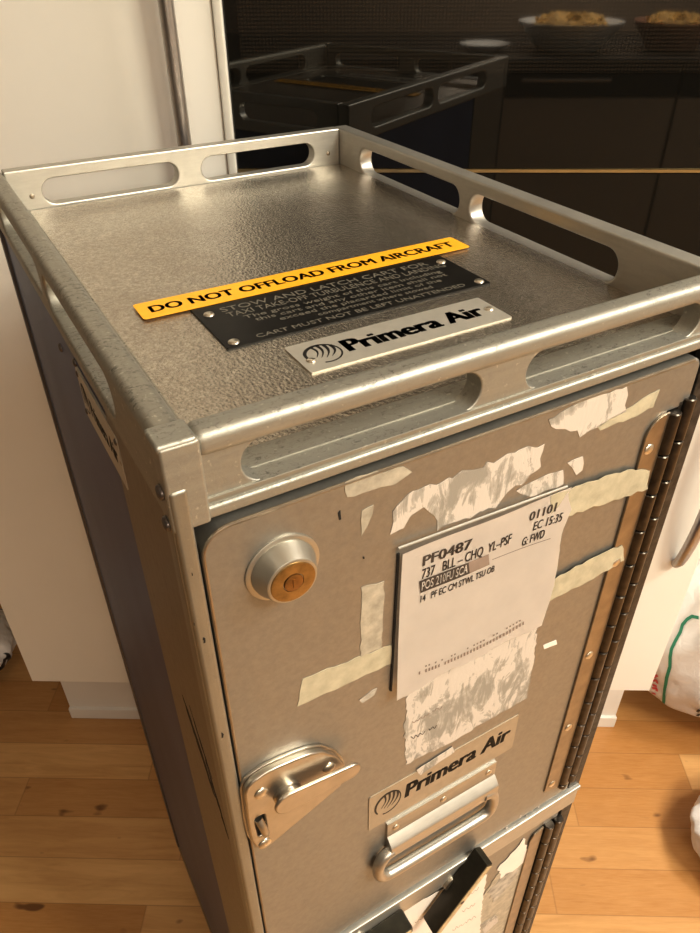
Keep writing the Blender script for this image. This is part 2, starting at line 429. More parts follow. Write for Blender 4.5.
for x in (.028, .276):
    b = B(); dome(b, (x, D-T*.8, -.019), (0, -1, 0), .0018, .0010); part(b, 'rivet', M['steel_dark'], RB)
b = B()
plate(b, [[(T, -.0375), (W-T, -.0375), (W-T, -.004), (T, -.004)], slot(.029, .139, -.0285, -.0100), slot(.164, .277, -.0285, -.0100)], .0108, lambda u, v, w: (u, T-w, v), .0008)
bx(b, T, W-T, .0, T, -.0102, 0, .0036, 4)            # rounded top bar
bx(b, T, W-T, .0002, .009, -.0378, -.0318, .0016, 3)  # bottom lip
bx(b, T, W-T, .0105, .0235, -.0300, -.0279, .0004); bx(b, T, W-T, .0010, .0094, -.0300, -.0283, .0004)
FRL = part(b, 'gallery_rail', M['rail'], label='front gallery rail with worn rounded top')
b = B(); bx(b, -.0006, .0142, -.0014, .0085, -.0378, -.0005, .0014, 3); bx(b, -.0012, .0135, -.001, .013, -.003, .0006, .0014, 3)
part(b, 'corner_bracket', M['rail'])
b = B(); bx(b, W-.0142, W+.0006, -.0014, .0085, -.0372, -.0005, .0014, 3); part(b, 'corner_bracket', M['rail'])
# --- rivets on the left side
for y, z, r, mt in ((.212, -.057, .0026, 'rivet_dark'), (.166, -.0455, .0024, 'rivet_dark'), (.0045, -.0215, .0030, 'rivet_dark'), (.0045, -.0360, .0030, 'rivet_dark'),
                    (.085, -.060, .0024, 'brass'), (.045, -.034, .0022, 'rivet')):
    b = B(); dome(b, (-.0012 if y < .01 else .0012, y, z), (-1, 0, 0), r); part(b, 'rivet', M[mt])
# --- Primera Air emblem: a ring crossed by curved stripes
def crescent(frame, b, pts, base, thick=.00012):
    plate(b, [pts], thick, lambda u, v, w: frame(u, v, base+w))
def emblem(b, frame, cx, cy, rx, ry, base, tilt=0.0):
    ct, st = math.cos(tilt), math.sin(tilt)
    def E(u, v): return (cx + rx*(u*ct - v*st), cy + ry*(u*st + v*ct))
    ring = []; inner = []
    n = 56; a0, a1 = math.radians(-125), math.radians(205)   # open at lower left
    for i in range(n+1):
        a = a0 + (a1-a0)*i/n; t = i/n
        th = .085 + .10*max(0, math.sin(math.pi*min(1, max(0, (t-.45)/.55))))
        ring.append(E(math.cos(a), math.sin(a))); inner.append(E((1-th)*math.cos(a), (1-th)*math.sin(a)))
    crescent(frame, b, ring + inner[::-1], base)
    for k, (x0, y0, x1, y1, wd) in enumerate(((-.52, -.12, -.06, .92, .11), (-.36, -.30, .30, .90, .13), (-.16, -.46, .62, .74, .14), (.16, -.52, .86, .48, .14))):
        up = []; dn = []
        for i in range(15):
            t = i/14; mx = x0+(x1-x0)*t; my = y0+(y1-y0)*t
            nx, ny = -(y1-y0), (x1-x0); L = math.hypot(nx, ny); nx /= L; ny /= L
            bow = -.20*math.sin(math.pi*t); hw = wd*(.16 + 1.15*t)
            up.append(E(mx + nx*(bow+hw*.6), my + ny*(bow+hw*.6))); dn.append(E(mx + nx*(bow-hw*.6), my + ny*(bow-hw*.6)))
        crescent(frame, b, up + dn[::-1], base)
# --- stickers and plates on the tray
b = B(); plate(b, [rrect(.0395, .2545, .1590, .1805, .002, 4)], .0003, TOP(PZ+.0012)); warn = part(b, 'warning_sticker', M['yellow'], label='long yellow sticker with black capitals')
b = B(); text(b, 'DO NOT OFFLOAD FROM AIRCRAFT', TOP(PZ+.0012), .0462, .1655, .2475, .0084, .030, base=.0003); part(b, 'lettering', M['ink'], warn, 0)
b = B(); plate(b, [rrect(.0652, .2290, .1065, .1600, .001, 2)], .0010, TOP(PZ)); plac = part(b, 'placard', M['placard'], label='black placard with engraved white text')
for x, y in ((.0715, .1480), (.0705, .1112), (.2230, .1475), (.2240, .1110)):
    b = B(); dome(b, (x, y, PZ+.001), (0, 0, 1), .0030, .0014); part(b, 'rivet', M['rivet'], plac)
b = B()
for s, u0, u1, v, h in (('STOW AND LATCH CART FOR', .079, .214, .1475, .0056), ('TAXI TAKE-OFF TURBULENCE AND LANDING', .080, .222, .1400, .0056),
                        ('The gross weight of this cart including', .0865, .214, .1338, .0038), ('this cart and any other item shall not', .0905, .214, .1282, .0038),
                        ('exceed the placarded limit of the', .102, .206, .1226, .0038), ('compartment where stowed', .122, .196, .1172, .0036),
                        ('CART MUST NOT BE LEFT UNATTENDED', .083, .214, .1098, .0040)):
    text(b, s, TOP(PZ), u0, v, u1, h, -.004 if h > .005 else .0, base=.0010, thick=.0001)
part(b, 'lettering', M['placard_text'], plac, 0)
b = B(); plate(b, [rrect(.0895, .2095, .0640, .0935, .001, 2)], .0009, TOP(PZ)); nm = part(b, 'nameplate', M['plate'], label='silver nameplate on the tray')
b = B(); emblem(b, TOP(PZ), .1035, .0785, .0098, .0096, .0009, .25); text(b, 'Primera Air', TOP(PZ), .1165, .0738, .2000, .0122, .050, base=.0009); part(b, 'lettering', M['ink'], nm, 0)
for x, y, r in ((.2050, .0780, .0026), (.0950, .0745, .0024)):
    b = B(); dome(b, (x, y, PZ+.0009), (0, 0, 1), r, .0012); part(b, 'rivet', M['rivet'], nm)
# --- small plate on the left flank
fl = LEFT(.0013)
b = B(); plate(b, [rrect(-.161, -.082, -.0745, -.0445, .002, 3)], .0012, fl); sp = part(b, 'nameplate', M['plate'], label='small nameplate on the left flank')
b = B(); emblem(b, fl, -.151, -.0595, .0070, .0088, .0012, .25); text(b, 'Primera Air', fl, -.140, -.064, -.090, .0105, .028, base=.0012); part(b, 'lettering', M['ink'], sp, 0)
for u, v in ((-.158, -.048), (-.158, -.071), (-.085, -.048)):
    b = B(); dome(b, fl(u, v, .0012), (-1, 0, 0), .0018); part(b, 'rivet', M['rivet_dark'], sp)

# --- upper door
DL, DR, DT, DBm = .0082, .2845, -.0414, -.4540
def door_outline(t, bot, hz0, hz1):
    r = .013; o = []
    for cx, cy, a0 in ((DR-.006, t-.006, 0), (DL+r, t-r, 90)):
        rr = .006 if a0 == 0 else r
        for i in range(9):
            a = math.radians(a0 + 90*i/8); o.append((cx + rr*math.cos(a), cy + rr*math.sin(a)))
    o += [(DL, bot), (DR, bot), (DR, hz1), (.2685, hz1), (.2685, hz0), (DR, hz0)]
    return o
b = B(); plate(b, [door_outline(DT, DBm, -.0705, -.4330)], .018, FRONT(.017), .0014)
door = part(b, 'upper_door', M['door'], label='grey metal door with torn stickers')
b = B()                                               # thin bright edge bead around the door
edge = [(DL+.0006, DBm)] + [(DL+.013+.0124*math.cos(a), DT-.013+.0124*math.sin(a)) for a in (math.radians(180-90*i/8) for i in range(9))] + [(DR-.006, DT-.0008)]
tube(b, [(u, -.0006, v) for u, v in edge], .0009, 8); part(b, 'edge_bead', M['steel_dark'], door)
b = B(); bx(b, .0050, .2875, .0100, .0240, -.470, -.0372); part(b, 'door_gasket', M['gap'])
# hinge: leaf and two rows of knuckles
leaf = hull([(.2480, -.4340), (.2660, -.4340), (.2660, -.0705)] + [(.2570+.0+(-.0)-.0, -.0860)] + circle(.2640, -.0800, .0095, 20)[5:11] + [(.2545, -.0860)])
leaf = [(.2525, -.430), (.2690, -.4345), (.2690, -.0702)] + [(.2665-.012*math.sin(a)*1.05, -.0822+.012*math.cos(a)) for a in (math.radians(15*i) for i in range(7))]
b = B(); plate(b, [leaf], .0016, FRONT(-.0010), .0004); hin = part(b, 'hinge', M['steel_dark'], door, label='long piano hinge of dull steel')
for z in (-.0905, -.175, -.262, -.345, -.422):
    b = B(); dome(b, (.2590, -.0026, z), (0, -1, 0), .0034, .0012); part(b, 'rivet', M['rivet'], door)
for name, x, y, r in (('knuckle_row', .2727, -.0018, .0042), ('knuckle_row', .2835, -.0008, .0042)):
    b = B(); z = -.0708 if x < .275 else -.0655
    while z > -.436:
        L = min(.0272, z+.4375)
        lathe(b, (x, y, z), (0, 0, -1), [(r-.0006, 0), (r, .0006), (r, L-.0009), (r-.0006, L-.0004)], 18); z -= .0278
    part(b, name, M['knuckle'], door)
b = B(); bx(b, .2765, .2800, -.0010, .002, -.436, -.0670); part(b, 'hinge_gap', M['black_metal'], door)
# lock
b = B(); lathe(b, (.0405, -.0008, -.0735), (0, -1, 0), [(.0168, 0), (.0168, .0010), (.0160, .0014), (.0146, .0014), (.0146, .0012), (.0143, .0030), (.0112, .0096), (.0103, .0101)], 48)
lock = part(b, 'lock', M['lock'], label='round conical lock housing with brass core')
b = B(); lathe(b, (.0405, -.0103, -.0735), (0, -1, 0), [(.0100, 0), (.0100, .0008), (.0094, .0011), (.0047, .0011), (.0045, .0005), (0, .0005)], 40); part(b, 'lock_core', M['brass'], lock, label='brass lock face')
b = B(); lathe(b, (.0405, -.0107, -.0735), (0, -1, 0), [(.0043, 0), (.0042, .0010), (.0034, .0012), (0, .0012)], 28)
bx(b, .0400, .0410, -.0122, -.0116, -.0757, -.0713); part(b, 'keyway', M['brass_dark'], lock)
# latch
def hullc(cs): return hull([p for c in cs for p in circle(*c, 36)])
LPX = [(85, 300), (95, 268), (120, 240), (180, 198), (250, 165), (320, 136), (380, 115), (440, 105), (500, 128), (536, 165), (548, 205), (520, 262), (205, 525), (172, 538), (140, 533), (118, 505), (100, 430)]
lp_out = hull([fp(220+x/4.375, 720+y/4.375, -.002) for x, y in LPX])
def shrink(poly, d):
    cx = sum(p[0] for p in poly)/len(poly); cy = sum(p[1] for p in poly)/len(poly)
    out = []
    for x, y in poly:
        L = math.hypot(x-cx, y-cy); out.append((cx+(x-cx)*(L-d)/L, cy+(y-cy)*(L-d)/L))
    return out
b = B(); plate(b, [lp_out], .0018, FRONT(-.0010), .0005)
plate(b, [shrink(lp_out, .0012), rrect(.0115, .0165, -.2560, -.2370, .0012, 4)], .0040, FRONT(-.0024), .0011)
lat = part(b, 'latch', M['steel'], label='rounded steel latch plate')
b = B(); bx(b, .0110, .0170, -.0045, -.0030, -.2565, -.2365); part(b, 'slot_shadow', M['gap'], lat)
b = B(); tube(b, smooth_path([(.0130, -.0062, -.2390), (.0140, -.0085, -.2440), (.0150, -.0085, -.2500), (.0158, -.0068, -.2552)], 4), .0022, 12); part(b, 'bolt', M['steel'], lat)
for u, v in ((.0165, -.2165), (.0555, -.2255), (.0145, -.2655)):
    b = B(); dome(b, (u, -.0066, v), (0, -1, 0), .0038, .0013); part(b, 'rivet', M['rivet'], lat)
lc = fp(290, 803.5, -.0128); lt = fp(351.5, 773.0, -.0128)
b = B(); lathe(b, (lc[0]+.0015, -.0060, lc[1]), (0, -1, 0), [(.0080, 0), (.0080, .0016), (.0070, .0022), (.0070, .0032), (.0076, .0038), (.0076, .0050)], 36); part(b, 'spindle', M['steel'], lat)
b = B(); plate(b, [hullc(((*lc, .0082), (*lt, .0060)))], .0022, FRONT(-.0106), .0009); part(b, 'lever', M['steel'], lat, label='flat teardrop latch lever')
# pull handle
prof = [(-.0005, -.3335), (-.0028, -.3335), (-.0030, -.3485), (-.0045, -.3500), (-.0078, -.3535), (-.0088, -.3550), (-.0090, -.3570), (-.0090, -.3655), (-.0080, -.3665), (-.0005, -.3665)]
b = B(); vs = [[b.verts.new((x, y, z)) for y, z in prof] for x in (.0985, .1890)]
for i in range(len(prof)):
    j = (i+1) % len(prof); b.faces.new((vs[0][i], vs[0][j], vs[1][j], vs[1][i]))
b.faces.new(vs[0]); b.faces.new(vs[1][::-1])
han = part(b, 'pull_handle', M['bracket'], smooth=20, label='aluminium drop handle under the nameplate')
for x in (.105, .1435, .1825):
    b = B(); dome(b, (x, -.0030, -.3415), (0, -1, 0), .0027, .0010); part(b, 'rivet', M['rivet'], han)
b = B(); tube(b, smooth_path([(.1010, -.0060, -.3620), (.0945, -.0062, -.3640), (.0905, -.0065, -.3720), (.0905, -.0065, -.3840), (.0950, -.0065, -.3905), (.105, -.0065, -.3925), (.145, -.0065, -.3930), (.174, -.0065, -.3930), (.1840, -.0065, -.3915), (.1885, -.0065, -.3850), (.1885, -.0065, -.373), (.1850, -.0062, -.3650), (.178, -.0060, -.3620)], 6), .0041, 16)
part(b, 'bail', M['bracket'], han)
# nameplate on the door
b = B(); plate(b, [rrect(.0845, .2030, -.3290, -.2900, .0015, 3)], .0006, FRONT(-.001)); np2 = part(b, 'nameplate', M['plate_gold'], label='yellowed nameplate on the upper door')
b = B(); emblem(b, FRONT(-.001), .0985, -.3070, .0100, .0120, .0006, .25); text(b, 'Primera Air', FRONT(-.001), .1120, -.3130, .1970, .0150, .045, shear=.10, base=.0006); part(b, 'lettering', M['ink'], np2, 0)
# torn tape and paper left on the door (all stuck flat on it)
def residue(name, mat, pts, seed, amp=.0011, step=.004, base=-.001, thick=.00025, label=None, y=-.001):
    b = B(); plate(b, [jag([fp(px, py, y) for px, py in pts], step, amp, seed)], thick, FRONT(base)); return part(b, name, M[mat], door, 0, label)
residue('tape_scrap', 'tape_grey', [(345, 482), (357, 476), (403, 466), (412, 472), (400, 481), (347, 497)], 1)
residue('tape_scrap', 'tape_grey', [(361, 511), (374, 504), (372, 514), (361, 536)], 2)
residue('tape_scrap', 'tape_grey', [(361, 587), (384, 581), (381, 648), (360, 657)], 3, .0007)
residue('tape_strip', 'tape', [(303, 678), (391, 645), (392, 663), (297, 706)], 4, .0008)
residue('paper_scrap', 'paper_old', [(397, 506), (412, 492), (470, 470), (545, 443), (541, 466), (508, 492), (496, 507), (438, 530), (434, 516), (424, 506), (412, 514), (404, 527), (390, 534)], 5, .0018, .0035)
residue('paper_scrap', 'paper_old', [(516, 491), (540, 478), (563, 470), (563, 484), (530, 497)], 55, .0008)
residue('paper_scrap', 'paper_old', [(548, 420), (590, 398), (627, 387), (626, 411), (596, 428), (580, 437), (577, 430), (556, 429)], 6, .0013)
residue('tape_scrap', 'tape', [(626, 409), (650, 394), (660, 389), (653, 407), (630, 418), (600, 430), (597, 426)], 7, .0008)
residue('paper_scrap', 'paper_old', [(567, 463), (583, 456), (582, 470), (576, 475), (572, 467)], 8, .0008)
residue('tape_strip', 'tape', [(548, 494), (585, 480), (630, 467), (647, 469), (645, 487), (612, 498), (563, 515), (548, 518)], 9, .0009, base=-.0028)
residue('tape_strip', 'tape', [(546, 580), (590, 556), (620, 543), (622, 558), (590, 577), (544, 600)], 10, .0009, base=-.0028)
residue('paper_scrap', 'paper', [(543, 645), (556, 640), (557, 644), (544, 649)], 11, .0003)
residue('paper_scrap', 'paper_grey', [(359, 700), (372, 690), (377, 688), (374, 695), (362, 703)], 12, .0004)
residue('torn_label', 'torn', [(408, 690), (424, 684), (440, 672), (462, 664), (480, 648), (500, 641), (520, 632), (537, 622), (534, 660), (527, 698), (480, 724), (458, 738), (440, 747), (406, 764), (404, 730), (406, 705)], 13, .0012, .003)
rn = random.Random(3)
def stroke(name, mat, par, pts, wid, y, base, seed):
    q = smooth_path([(*fp(px, py, y), 0) for px, py in pts], 4); up = []; dn = []
    for i, p in enumerate(q):
        t = (q[min(i+1, len(q)-1)] - q[max(0, i-1)])
        if t.length < 1e-7: continue
        t.normalize(); up.append((p.x - t.y*wid, p.y + t.x*wid)); dn.append((p.x + t.y*wid, p.y - t.x*wid))
    b = B(); plate(b, [up + dn[::-1]], .0001, FRONT(base)); part(b, name, M[mat], par, 0)
def scribble(par, x, y, n, sx, slope, hgt, mat, yy, base, seed, wid=.00022):
    r_ = random.Random(seed); pts = []
    for k in range(n):
        xx = x + k*sx; pts.append((xx + r_.uniform(-.6, .6), y + (xx-x)*slope + (hgt if k % 2 else -hgt)*r_.uniform(.3, 1)))
    stroke('pen_line', mat, par, pts, wid, yy, base, seed)
scribble(door, 411, 738, 7, 2.2, -.50, 2.2, 'print', -.001, -.00135, 1); scribble(door, 428, 730, 5, 2.0, -.50, 2.0, 'print', -.001, -.00135, 2)
scribble(door, 412, 722, 9, 2.1, -.50, 1.4, 'print_light', -.001, -.00135, 3); scribble(door, 432, 711, 5, 2.4, -.50, 1.5, 'print_light', -.001, -.00135, 4)
residue('tape_scrap', 'paper_old', [(416, 769), (452, 746), (454, 751), (440, 760), (420, 774)], 60, .0005, base=-.0016)
for k in range(26):
    x = 488 + rn.random()*50; y = 838 - (x-488)*.62 + rn.uniform(-4, 4)
    if k % 2: residue('glue_speck', 'paper_old', [(x, y), (x+1.3, y-.8), (x+1.6, y+.4), (x+.4, y+.9)], 70+k, .0001, .01)
residue('paint_chip', 'gap', [(338, 513), (340, 510), (341, 519), (339, 520)], 90, .0002)
residue('paint_chip', 'gap', [(362.6, 557), (364, 556.4), (364.4, 558.4), (363, 558.8)], 91, .0001)
# flight label: a curled sheet of paper in its metal clip
def sheet(b, corners, nu, nv, bulge):
    (ax, az), (bx_, bz), (cx, cz), (dx, dz) = corners   # TL TR BR BL
    g = []
    for j in range(nv+1):
        v = j/nv; row = []
        for i in range(nu+1):
            u = i/nu
            x = (ax*(1-u)+bx_*u)*(1-v) + (dx*(1-u)+cx*u)*v; z = (az*(1-u)+bz*u)*(1-v) + (dz*(1-u)+cz*u)*v
            row.append([x, z, u, v])
        g.append(row)
    return g
PY0 = -.0032
def paper_y(u, v): return PY0 - .0010*math.sin(math.pi*u)*(.3+v) - .0022*(1-u)**3*(.3+.7*v) - .0012*v*v + .0004*math.sin(9*u+4*v)
g = sheet(None, ((.0985, -.0915), (.2045, -.0945), (.2035, -.1985), (.0975, -.1955)), 26, 26, 0)
b = B(); vg = []
for row in g:
    r_ = []
    for x, z, u, v in row:
        if u > .82:                                     # ragged right side, turned corner
            k = (u-.82)/.18
            x += k*(.0035*math.exp(-((v-.16)/.09)**2) - .0030*math.exp(-((v-.05)/.05)**2) - .0016*math.sin(7*v) + .0008*noise.noise((v*30, 1, 2)))
        if v > .93: z += .0012*noise.noise((u*22, 3, 5)) + .0032*math.exp(-((u-.30)/.12)**2) + .004*math.exp(-((u-.72)/.16)**2)
        r_.append(b.verts.new((x, paper_y(u, v), z)))
    vg.append(r_)
for A, B2 in zip(vg, vg[1:]):
    for i in range(26): b.faces.new((A[i], A[i+1], B2[i+1], B2[i]))
bmesh.ops.solidify(b, geom=b.faces[:], thickness=.00015)
lab = part(b, 'flight_label', M['paper'], label='white paper flight label with printed text')
def FP(u, v, w):                                        # frame that follows the curl of the sheet
    uu = min(1, max(0, (u-.0985)/.106)); vv = min(1, max(0, (-.0915-v)/.104))
    return (u, paper_y(uu, vv) - .00022 - w, v)
def ptext(b, s, p0, p1, hpx, bold=0.0):
    a = fp(*p0, PY0-.001); c = fp(*p1, PY0-.001); L = math.hypot(c[0]-a[0], c[1]-a[1]); rot = math.atan2(c[1]-a[1], c[0]-a[0])
    text(b, s, FP, a[0], a[1], a[0]+L, hpx, bold, rot=rot)
b = B()
ptext(b, 'PF0487', (423.4, 566.5), (470.7, 548), .0062, .022)
ptext(b, '737   BLL – CHQ  YL–PSF', (422, 579.5), (510.8, 543), .0064, .004)
ptext(b, '14   PF EC CM STWL TSU OB', (420.2, 602.2), (493.8, 571), .0045, .002)
ptext(b, '01101', (530, 522), (556.5, 512), .0058, .018)
ptext(b, 'EC 15:35', (533.8, 531.5), (562, 521.5), .0058, .002)
ptext(b, 'G: FWD', (522.2, 547), (544.5, 538), .0058, .004)
part(b, 'lettering', M['print'], lab, 0)
def pquad(b, pts, base=0.0, n=1):
    q = [fp(px, py, PY0-.001) for px, py in pts]
    for i in range(n):
        t0, t1 = i/n, (i+1)/n
        f = lambda a, c, t: (a[0]+(c[0]-a[0])*t, a[1]+(c[1]-a[1])*t)
        vs = [b.verts.new(FP(*p, base)) for p in (f(q[0], q[1], t0), f(q[0], q[1], t1), f(q[3], q[2], t1), f(q[3], q[2], t0))]
        b.faces.new(vs)
b = B(); pquad(b, [(419.5, 581.5), (468, 561.8), (469, 572.6), (420.5, 593)], .0001, 8); part(b, 'printed_band', M['print'], lab, 0)
b = B(); pquad(b, [(468, 561.8), (488.2, 553.6), (489, 564.2), (469, 572.6)], .0001, 4); part(b, 'printed_band', M['print_light'], lab, 0)
b = B(); a = fp(421.5, 590.5, PY0-.001); c = fp(466.5, 571.5, PY0-.001); text(b, 'POS 210FU SCA', lambda u, v, w: FP(u, v, w+.00012), a[0], a[1], a[0]+math.hypot(c[0]-a[0], c[1]-a[1]), .0056, .004, rot=math.atan2(c[1]-a[1], c[0]-a[0])); part(b, 'lettering', M['paper'], lab, 0, 'white lettering on the dark band')
b = B(); pquad(b, [(492, 559), (551, 538.6), (551, 539.2), (492, 559.6)], .0001, 8); part(b, 'printed_line', M['print_light'], lab, 0)
b = B()
for k in range(34):
    t = k/33; x = 413 + t*108; y = 672 - t*49 + 4*math.sin(math.pi*t)
    if rn.random() < .85: pquad(b, [(x, y-2.6*rn.uniform(.6, 1)), (x+1.5, y-3.2), (x+1.4, y), (x-.1, y+.6)], .0001)
    if rn.random() < .55: pquad(b, [(x, y-6), (x+1.6, y-6.7), (x+1.5, y-5.2), (x, y-4.6)], .0001)
part(b, 'fine_print', M['print_light'], lab, 0)
b = B(); a = fp(399, 548.5, -.003); c = fp(565, 489.5, -.003)
vsq = []
tube(b, [(a[0]-.0005, -.0030, a[1]+.0003), (c[0]+.001, -.0030, c[1]+.0016)], .0007, 8)
part(b, 'label_clip', M['clean_rail'], lab, label='thin bright metal clip')
b = B(); plate(b, [[(.0972, -.0925), (.0984, -.0925), (.0976, -.1935), (.0964, -.1925)]], .0008, FRONT(-.001)); part(b, 'label_edge_shade', M['gap'], lab)  # black sliver painted as the shade beside the lifted paper edge

# --- middle rail, lower door, turn latches
b = B(); bx(b, .0062, .2985, -.0040, .020, -.4625, -.4570, .0010, 3); bx(b, .0062, .2980, -.0026, .016, -.4850, -.461, .0008)
part(b, 'middle_rail', M['clean_rail'], label='bright cross rail between the doors')
b = B(); bx(b, .0062, .2875, .009, .0235, -.950, -.484); part(b, 'door_gasket', M['gap'])
def low_outline():
    return [(.0082, -.4860), (DR, -.4860), (DR, -.5000), (.2665, -.5000), (.2665, -.905), (DR, -.905), (DR, -.945), (.0082, -.945)]
b = B(); plate(b, [low_outline()], .015, FRONT(.015), .0012); ld = part(b, 'lower_door', M['door'], label='lower door with torn labels')
b = B(); plate(b, [[(.2530, -.905), (.2665, -.905), (.2665, -.4990), (.2560, -.5020), (.2530, -.510)]], .0016, FRONT(-.0004), .0004); part(b, 'hinge', M['steel_dark'], ld)
for x in (.2727, .2835):
    b = B(); z = -.4995
    while z > -.900:
        lathe(b, (x, -.0018, z), (0, 0, -1), [(.004, 0), (.0047, .0006), (.0047, .0264), (.004, .0270)], 16); z -= .0278
    part(b, 'knuckle_row', M['knuckle'], ld)
def low(name, mat, pts, seed, amp=.0012, base=-.0002, step=.004):
    b = B(); plate(b, [jag([fp(px, py, -.0005) for px, py in pts], step, amp, seed)], .00025, FRONT(base)); part(b, name, M[mat], ld, 0)
low('torn_label', 'tape_grey', [(496, 876), (530, 846), (533, 858), (512, 912), (500, 945), (470, 960), (478, 905)], 101)
low('paper_scrap', 'paper', [(498, 868), (515, 850), (524, 838), (528, 850), (524, 862), (512, 872), (500, 880)], 102, .002, -.0005)
low('paper_scrap', 'paper_grey', [(487, 893), (506, 873), (520, 868), (512, 882), (494, 902)], 103, .0015, -.0005)
low('paper_scrap', 'paper_old', [(480, 925), (496, 915), (498, 921), (484, 935)], 104, .0012, -.0005)
low('paper_label', 'paper', [(402, 910), (440, 890), (487, 874), (483, 893), (481, 912), (479, 940), (470, 990), (400, 1010), (395, 950)], 105, .0010, -.0008)
for k, (px, py, n) in enumerate(((452, 930, 12), (462, 911, 7), (414, 922, 9), (436, 901, 11), (470, 893, 5))):
    scribble(ld, px, py, n, 2.1, -.62, 1.5, 'print_light', -.0005, -.00106, 50+k)
low('paper_scrap', 'paper_grey', [(345, 934), (372, 922), (386, 930), (380, 950), (350, 960)], 106, .0012, -.0008)
def turn_latch(x0, z0, x1, z1, base, dep, th, name='turn_latch'):
    a = Vector((x0, 0, z0)); d = Vector((x1-x0, 0, z1-z0)); L = d.length; d.normalize(); n = Vector((-d.z, 0, d.x)); yv = Vector((0, -1, 0))
    def mk(l0, l1, t0, t1, w0, w1, bev):
        b = B(); bx(b, l0, l1, t0, t1, w0, w1, bev, 2)
        for v in b.verts: v.co = a + d*v.co.x + n*v.co.y + yv*v.co.z
        return b
    o = part(mk(0, L, -th/2, th/2, base, base+dep, .0016), name, M['latch_black'], label='black turn latch')
    part(mk(.002, L-.002, -th/2+.001, th/2-.001, base+dep-.0012, base+dep+.0004, .0003), 'lit_edge', M['latch_edge'], o)  # front edge in pale brown, the light on it put into the colour
    b = B(); m_ = a + d*L*.5; lathe(b, (m_.x, .001, m_.z), (0, -1, 0), [(.0075, 0), (.0075, base+.003), (.006, base+.004)], 24); part(b, 'pivot', M['steel'], o)
    bb = B(); dome(bb, tuple(a + d*L*.52 + yv*(base+dep)), (0, -1, 0), .0022, .001); part(bb, 'rivet', M['rivet_dark'], o)
turn_latch(.1860, -.4490, .1405, -.5185, .0030, .0165, .0080)
turn_latch(.1155, -.4760, .0370, -.4830, .0030, .0165, .0080)

# ================================================================== ROOM
RZ = 0.0
def at(t, n, z=0.0): return Vector((t, n, z))          # t along the cabinet fronts, n towards them
def struct(b, name, mat, smooth=0):
    o = build(b, name, mat, None, (0, 0, 0), smooth); o.rotation_euler = (0, 0, RZ); o['kind'] = 'structure'; return o
NG = .5416                                             # plane of glass and cabinet fronts
T0, T1, N0, N1, CH = -2.4, 2.6, -1.75, 1.20, 2.45
b = B(); bx(b, T0, T1, N0, N1, -.05, 0); struct(b, 'floor', M['floor'])
b = B(); bx(b, T0, T1, N0, N1, CH, CH+.05); struct(b, 'ceiling', M['ceil'])
b = B(); bx(b, T0-.1, T1+.1, N1, N1+.1, -.05, CH+.05); struct(b, 'wall_back', M['wall'])
b = B(); bx(b, T0-.1, T1+.1, N0-.1, N0, -.05, CH+.05); struct(b, 'wall_front', M['wall_dim'])
b = B(); bx(b, T0-.1, T0, N0, N1, -.05, CH+.05); struct(b, 'wall_left', M['wall'])
b = B(); bx(b, T1, T1+.1, N0, N1, -.05, CH+.05); struct(b, 'wall_right', M['wall'])

def unit(name, t0, label, cat):
    o = empty(name, at(t0, NG), RZ); props(o, label, cat); return o
# tall cabinet (left): local x from its left edge, y into the wall, z up
DEP = .62
ZB = .185                                              # underside of the doors
tl = -.0668; x0l = -.4700; wl = tl - x0l
tc_ = unit('tall_cabinet', x0l, 'tall white cabinet behind the cart with a long vertical bar handle', 'cabinet')
b = B(); bx(b, .002, wl-.001, .020, DEP, ZB, 2.20); build(b, 'carcass', M['white_door'], tc_, smooth=0)
b = B(); bx(b, 0, wl-.0004, 0, .0195, ZB, 2.20, .0015); dr = build(b, 'door', M['white_door'], tc_)
def bow(b, x, z0, z1, out, r, n=26):
    pts = []; sc = []
    for i in range(n+1):
        t = i/n; s = math.sin(math.pi*t)
        pts.append((x, -.004-out*s**.6, z0+(z1-z0)*t)); sc.append(.75+.25*s**.4)
    tube(b, pts, r, 16, sc)
b = B(); bow(b, -.1022-x0l, .74, 1.70, .014, .0068); build(b, 'handle', M['handle'], dr, label='brushed steel bow handle')
b = B(); bx(b, .004, wl, .064, .10, .0, ZB); bx(b, .002, wl, .0585, .066, 0, .028, .002); build(b, 'plinth', M['plinth'], tc_)
# oven housing (right)
wo = .5262 - tl
oc = unit('oven_cabinet', tl, 'white built-in oven housing behind the cart with a lower door and bow handle', 'cabinet')
ZG0, ZG1, ZT = .825, .9815, 1.46
b = B(); bx(b, .001, wo-.002, .022, DEP, ZB, ZG0-.004); bx(b, .001, .0045, .022, DEP, ZG0-.004, 2.20); bx(b, wo-.0055, wo-.002, .022, DEP, ZG0-.004, 2.20)
bx(b, .001, wo-.002, .60, DEP, ZG0, 2.20); bx(b, .001, wo-.002, .022, DEP, ZT+.012, 2.20); build(b, 'carcass', M['white_door'], oc, smooth=0)
b = B(); bx(b, .0015, wo, 0, .0195, ZB, ZG0-.006, .0015); dr2 = build(b, 'door', M['white_door'], oc)
b = B(); bx(b, .0015, wo, 0, .0195, ZT+.014, 2.20, .0015); build(b, 'door', M['white_door'], oc)
b = B(); bow(b, .4935-tl, H-.562, H-.235, .028, .0082); build(b, 'handle', M['handle'], dr2, label='brushed steel bow handle')
b = B(); bx(b, .0, wo-.004, .064, .10, .0, ZB); bx(b, 0, wo-.002, .0585, .066, 0, .028, .002); build(b, 'plinth', M['plinth'], oc)
b = B(); bx(b, .0002, .0088, -.003, .0215, ZG0-.004, ZT+.010, .002); build(b, 'edge_trim', M['white_edge'], oc)
